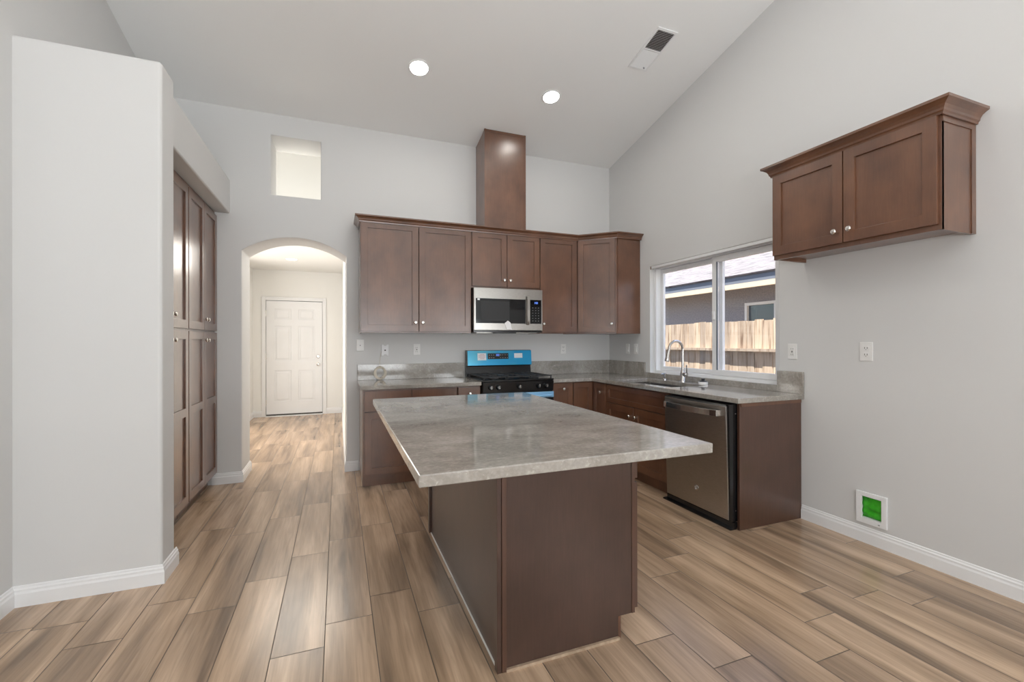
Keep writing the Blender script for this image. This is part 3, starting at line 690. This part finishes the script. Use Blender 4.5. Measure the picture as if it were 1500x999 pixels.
pth = [(fx, fy, 1.02), (fx, fy, 1.10), (fx, fy, 1.18), (fx, fy, 1.222)] + [(fx - .082 + .082 * math.cos(a_), fy, 1.222 + .082 * math.sin(a_)) for a_ in [PI * k / 12 for k in range(1, 12)]] + [(fx - .168, fy, 1.200)]
t.part('neck', MB().tube(pth, .0125, 14), m_chrome, smooth=True)
t.part('spray_head', MB().tube([(fx - .166, fy, 1.215), (fx - .172, fy, 1.190), (fx - .181, fy, 1.150), (fx - .188, fy, 1.120), (fx - .190, fy, 1.112)], [.013, .0145, .019, .022, .019], 16), m_chrome, smooth=True)
t.part('handle_hub', MB().tube([(fx, fy, .985), (fx, fy - .05, .985), (fx, fy - .058, .985)], [.021, .021, .012], 16), m_chrome, smooth=True)
t.part('lever', MB().tube([(fx, fy - .052, .992), (fx - .005, fy - .058, 1.03), (fx - .01, fy - .060, 1.075)], [.008, .006, .007], 10), m_chrome, smooth=True)
t = T('soap_dispenser', 'short brushed soap dispenser post left of the faucet', 'dispenser', (-.095, -1.130, .912))
t.part('post', MB().lathe([(.019, 0), (.019, .006), (.012, .010), (.012, .045), (.015, .050), (.015, .066), (.008, .070), (0, .070)], (-.095, -1.130, .912), seg=18), m_chrome, smooth=True)
t.part('nozzle', MB().tube([(-.095, -1.130, .970), (-.130, -1.130, .972), (-.140, -1.130, .966)], .005, 8), m_chrome, smooth=True)
t = T('air_gap', 'low white and black cap fitting right of the faucet', 'sink fitting', (-.095, -1.640, .912))
t.part('collar', MB().lathe([(.040, 0), (.041, .004), (.041, .018), (.036, .022), (0, .022)], (-.095, -1.640, .912), seg=24), m_plate, smooth=True)
t.part('cap', MB().lathe([(.033, .022), (.034, .028), (.016, .031), (.012, .040), (.017, .046), (.015, .052), (0, .053)], (-.095, -1.640, .912), seg=24), m_blackm, smooth=True)

# ------------------------------------------------------------------ wall plates
def plate(name, label, cat, wall, x, z, kind, w_=.072, h_=.116, group=None):
    t = T(name, label, cat, (x, 0, z), wall, group)
    t.part('cover', MB().box(x - w_ / 2, x + w_ / 2, -.006, -.0005, z - h_ / 2, z + h_ / 2), m_plate, bevel=.003)
    if kind == 'outlet':
        for s_ in (-1, 1):
            r_ = t.part('receptacle', MB().box(x - .017, x + .017, -.0085, -.006, z + s_ * .021 - .014, z + s_ * .021 + .014), m_plate, bevel=.004)
            t.part('slots', MB().box(x - .009, x - .006, -.0090, -.0084, z + s_ * .021 - .003, z + s_ * .021 + .008).box(x + .006, x + .009, -.0090, -.0084, z + s_ * .021 - .003, z + s_ * .021 + .008).box(x - .002, x + .002, -.0090, -.0084, z + s_ * .021 - .010, z + s_ * .021 - .006), m_slot, r_)
    if kind == 'rocker':
        t.part('rocker', MB().prism([(-.006, z - .033), (-.011, z - .033), (-.0075, z + .033), (-.006, z + .033)], 'x', x - .0165, x + .0165), m_plate, bevel=.001)
    if kind == 'gfci':
        t.part('receptacle', MB().box(x - .0165, x + .0165, -.0085, -.006, z - .033, z + .033), m_plate, bevel=.001)
        mb = MB()
        for s_ in (-1, 1): mb.box(x - .008, x - .006, -.0090, -.0084, z + s_ * .021 - .005, z + s_ * .021 + .005).box(x + .006, x + .008, -.0090, -.0084, z + s_ * .021 - .005, z + s_ * .021 + .005)
        mb.box(x - .006, x + .006, -.0092, -.0084, z - .006, z - .001).box(x - .006, x + .006, -.0092, -.0084, z + .002, z + .006)
        t.part('slots', mb, m_slot)
    if kind == 'jack':
        t.part('jack', MB().box(x - .007, x + .007, -.010, -.006, z - .010, z + .008), m_plate, bevel=.001)
        t.part('socket_hole', MB().box(x - .003, x + .003, -.0105, -.0098, z - .006, z + .004), m_slot)
    return t
plate('outlet_plate', 'duplex outlet on the right wall below the lone hanging cabinet', 'outlet', 'R', 2.928, 1.233, 'outlet', .076, .122)
plate('outlet_plate', 'outlet plate on the right wall just right of the kitchen window', 'outlet', 'R', 2.426, 1.223, 'gfci')
plate('switch_plate', 'white switch plate by the room corner, farther of the two left of the window', 'switch', 'R', .385, 1.214, 'rocker')
plate('switch_plate', 'white switch plate nearer the left side of the kitchen window', 'switch', 'R', .540, 1.214, 'rocker')
plate('jack_plate', 'white wall plate with a small jack at the far left over the counter', 'wall plate', 'B', -2.970, 1.267, 'jack')
plate('outlet_plate', 'white outlet over the left counter, between the cable coil and the range', 'outlet', 'B', -2.402, 1.219, 'gfci')
plate('outlet_plate', 'white outlet on the back wall right of the range', 'outlet', 'B', -.655, 1.213, 'outlet')
# phone bracket plate with scalloped ends, cable and coil
t = T('phone_bracket', 'bright white notched phone plate from which a cable hangs', 'wall plate', (-2.727, 0, 1.215))
c_, z_ = -2.727, 1.215
t.part('cover', MB().prism([(c_ - .036, z_ - .058), (c_ - .018, z_ - .058), (c_ - .010, z_ - .044), (c_ + .010, z_ - .044), (c_ + .018, z_ - .058), (c_ + .036, z_ - .058), (c_ + .036, z_ + .058), (c_ + .018, z_ + .058), (c_ + .010, z_ + .046), (c_ - .010, z_ + .046), (c_ - .018, z_ + .058), (c_ - .036, z_ + .058)], 'y', -.014, -.0005), m_sticker, bevel=.003)
t.part('jack', MB().box(c_ - .007, c_ + .007, -.0155, -.0138, z_ - .007, z_ + .006), m_slot)
t = T('cable_coil', 'coiled ivory cable leaning on the backsplash below the notched plate', 'cable', (-2.785, -.05, .912))
cx_, cz_ = -2.780, .9835
pts = []
for k in range(6 * 24 + 1):
    a_ = 2 * PI * k / 24 + PI / 2; r_ = .041 + .0032 * ((k / 24) % 6) + .002 * math.sin(k * .7)
    pts.append((cx_ + r_ * math.cos(a_), -.034 - .006 * ((k // 24) % 2) - .004 * (k / 72), cz_ + r_ * 1.12 * math.sin(a_) + .002 * math.sin(k * .31)))
t.part('coil', MB().tube(pts, .0050, 8), m_cord, smooth=True)
t.part('hanging_lead', MB().tube([(c_ - .034, -.012, 1.20), (c_ - .046, -.018, 1.17), (c_ - .052, -.022, 1.12), (c_ - .055, -.026, 1.07), (cx_, -.040, cz_ + .052)], .0022, 8), m_cord, smooth=True)
t.part('binding', MB().tube([(cx_ + .012 + .013 * math.cos(q), -.055 + .020 * math.sin(q), cz_ - .050) for q in [2 * PI * k / 14 for k in range(14)]], .002, 6, closed=True), m_slot)

# ------------------------------------------------------------------ pet door
t = T('pet_door', 'small white pet door with green flap low in the right wall', 'pet door', (2.956, 0, .13), 'R')
fa, fb, fz0, fz1 = 2.870, 3.046, .126, .327
t.part('frame', MB().cells([fa, fa + .032, fb - .030, fb], [fz0, fz0 + .034, fz1 - .028, fz1], lambda x, z: not (fa + .032 < x < fb - .030 and fz0 + .034 < z < fz1 - .028), 'y', -.016, -.0005), m_trim, bevel=.003)
t.part('tunnel', MB().cells([2.889, 2.895, 3.018, 3.024], [.156, .161, .296, .301], lambda x, z: not (2.895 < x < 3.018 and .161 < z < .296), 'y', 0, .165), m_trim)
fm_ = MB(); N = 14; V = []
for j in range(N + 1):
    row = []
    for i in range(N + 1):
        u, v = i / N, j / N
        row.append(fm_.bm.verts.new((2.896 + .121 * u, .010 - .010 * math.sin(u * 3.1) * (.4 + .6 * v) + .006 * math.sin(v * 17 + u * 4) * (1 - v), .163 + .131 * v)))
    V.append(row)
for j in range(N):
    for i in range(N): fm_.bm.faces.new((V[j][i], V[j][i + 1], V[j + 1][i + 1], V[j + 1][i]))
fo = t.part('flap', fm_, m_green, smooth=True, label='crumpled bright green flap')
sd = fo.modifiers.new('thick', 'SOLIDIFY'); sd.thickness = .003
t.part('latch', MB().box(3.000, 3.010, -.019, -.015, .140, .146), m_inkg)
t.part('outer_hatch', MB().box(2.896, 3.017, .150, .156, .162, .295), m_slot)

# ------------------------------------------------------------------ ceiling fittings
ca = -math.atan(SL)
def ceil_thing(name, label, cat, x, y, group=None):
    t = T(name, label, cat, (0, 0, 0), group=group); t.o.location = (x, y, cz(y)); t.o.rotation_euler = (ca, 0, 0); return t
t = ceil_thing('ceiling_vent', 'white louvred air register in the sloped ceiling', 'vent', -.647, -1.627)
vw, vl = .100, .212
t.part('frame', MB().cells([-vw, -vw + .018, vw - .018, vw], [-vl, -vl + .022, -.006, .006, vl - .022, vl], lambda x, y: not (abs(x) < vw - .018 and .006 < abs(y) < vl - .022), 'z', -.010, -.0005), m_trim, bevel=.002)
for s_, nm in ((-1, 'near'), (1, 'far')):
    mb = MB()
    for k in range(13):
        y = s_ * (.012 + .0138 * k + .004)
        an = .75 if s_ < 0 else .42
        c2, s2 = math.cos(an), math.sin(an) * (1 if s_ < 0 else -1)
        pr = [(y - .0065 * c2 + 0, -.006 - .0065 * s2), (y + .0065 * c2, -.006 + .0065 * s2), (y + .0065 * c2, -.0050 + .0065 * s2), (y - .0065 * c2, -.0050 - .0065 * s2)]
        mb.prism(pr, 'x', -vw + .018, vw - .018)
    t.part('louvre_bank', mb, m_trim)
t.part('duct_back', MB().box(-vw + .012, vw - .012, -vl + .014, vl - .014, -.0006, -.0003), m_slot)
t.part('damper_lever', MB().box(.040, .052, .170, .178, -.022, -.008), m_inkg)
lamps = [(-2.525, -.905, 'left one of the two recessed ceiling lights above the range'), (-1.258, -.905, 'right one of the two recessed ceiling lights, above the corner counter'),
         (-1.258, -2.08, 'recessed ceiling light over the right side of the island'), (-2.525, -2.08, 'added unseen recessed ceiling light over the middle of the island'), (-3.75, -3.3, 'added unseen recessed ceiling light nearest the left wall, behind the island'), (-1.258, -3.3, 'added unseen recessed ceiling light behind the right end of the island')]  # last three are added out of view to light the room
for x, y, lab in lamps:
    t = ceil_thing('recessed_light', lab, 'ceiling light', x, y, None)
    t.part('trim_ring', MB().rings([[(r_ * math.cos(2 * PI * k / 32), r_ * math.sin(2 * PI * k / 32), z_) for k in range(32)] for r_, z_ in ((.074, -.001), (.092, -.001), (.092, -.004), (.078, -.010), (.074, -.006))], closed=True), m_trim, smooth=True)
    t.part('lens', MB().lathe([(.0735, 0), (.0735, .003), (0, .003)], (0, 0, -.006), seg=32), m_lens)
t = T('recessed_light', 'recessed ceiling light inside the foyer beyond the arch', 'ceiling light', (-3.835, 2.72, 2.56))
t.part('trim_ring', MB().rings([[(-3.835 + r_ * math.cos(2 * PI * k / 32), 2.72 + r_ * math.sin(2 * PI * k / 32), 2.56 + z_) for k in range(32)] for r_, z_ in ((.074, -.001), (.092, -.001), (.092, -.004), (.078, -.010), (.074, -.006))], closed=True), m_trim, smooth=True)
t.part('lens', MB().lathe([(.0735, 0), (.0735, .003), (0, .003)], (-3.835, 2.72, 2.554), seg=32), m_lens2)

# ------------------------------------------------------------------ outside
struct('ground', MB().box(.17, 16, -12, 12, -.4, -.3), m_dirt, 'bare side yard')
t = T('fence', 'weathered wooden board fence outside the kitchen window', 'fence', (2.0, 0, -.3))
fb_ = MB(); lay = fb_.bm.faces.layers.float.new('plank'); y = -4.0
while y < 5:
    wd = random.uniform(.095, .145); n0 = len(fb_.bm.faces); jx = random.uniform(-.006, .006); top = 1.585 + random.uniform(-.012, .012)
    fb_.box(1.985 + jx, 2.003 + jx, y, y + wd - random.uniform(.005, .016), -.3, top)
    fb_.bm.faces.ensure_lookup_table(); r_ = random.random()
    for f in fb_.bm.faces[n0:]: f[lay] = r_
    y += wd
t.part('boards', fb_, m_fence)
t.part('rail', MB().box(1.925, 1.980, -4.0, 5.0, 1.165, 1.203), m_fence)
t.part('rail', MB().box(1.925, 1.980, -4.0, 5.0, .10, .138), m_fence)
for y in (-2.9, -.5, 1.9, 4.3): t.part('post', MB().box(2.004, 2.094, y, y + .09, -.3, 1.50), m_fence)
t = T('neighbour_house', 'grey stucco house with shingled roof beyond the fence', 'house', (4.0, 1, -.3))
t.part('wall', MB().cells([-11, .20, 1.47, 14], [-.3, 1.05, 2.02, 2.55], lambda y, z: not (.20 < y < 1.47 and 1.05 < z < 2.02), 'x', 4.0, 4.2), m_stucco)
wf = t.part('window', MB().cells([.20, .25, .81, .86, 1.42, 1.47], [1.05, 1.10, 1.97, 2.02], lambda y, z: not ((.25 < y < .81 or .86 < y < 1.42) and 1.10 < z < 1.97), 'x', 3.975, 4.05), m_trim)
t.part('pane', MB().box(4.03, 4.035, .25, 1.42, 1.10, 1.97), mat('neighbour_pane', (.10, .13, .16), .1), wf)
t.part('room_dark', MB().box(4.10, 4.15, .1, 1.6, 1.0, 2.1), m_fascia, wf)
t.part('soffit', MB().box(3.42, 4.1, -11, 14, 2.38, 2.40), m_frieze)
t.part('frieze', MB().box(3.374, 3.425, -11, 14, 2.225, 2.312), m_frieze)
t.part('fascia', MB().box(3.380, 3.420, -11, 14, 2.315, 2.440), m_fascia)
rs = .42
ro = link('roof', MB().box(0, 8.0, -11, 14, 0, .03).mesh('roof'), m_shingle, t.o)
ro.location = Vector((3.36, 0, 2.44)) - Vector((4.0, 1, -.3)); ro.rotation_euler = (0, -math.atan(rs), 0)
t.part('gable_core', MB().prism([(3.6, 2.40), (10.4, 2.40), (10.4, 5.25)], 'y', -10.8, 13.8), m_stucco)
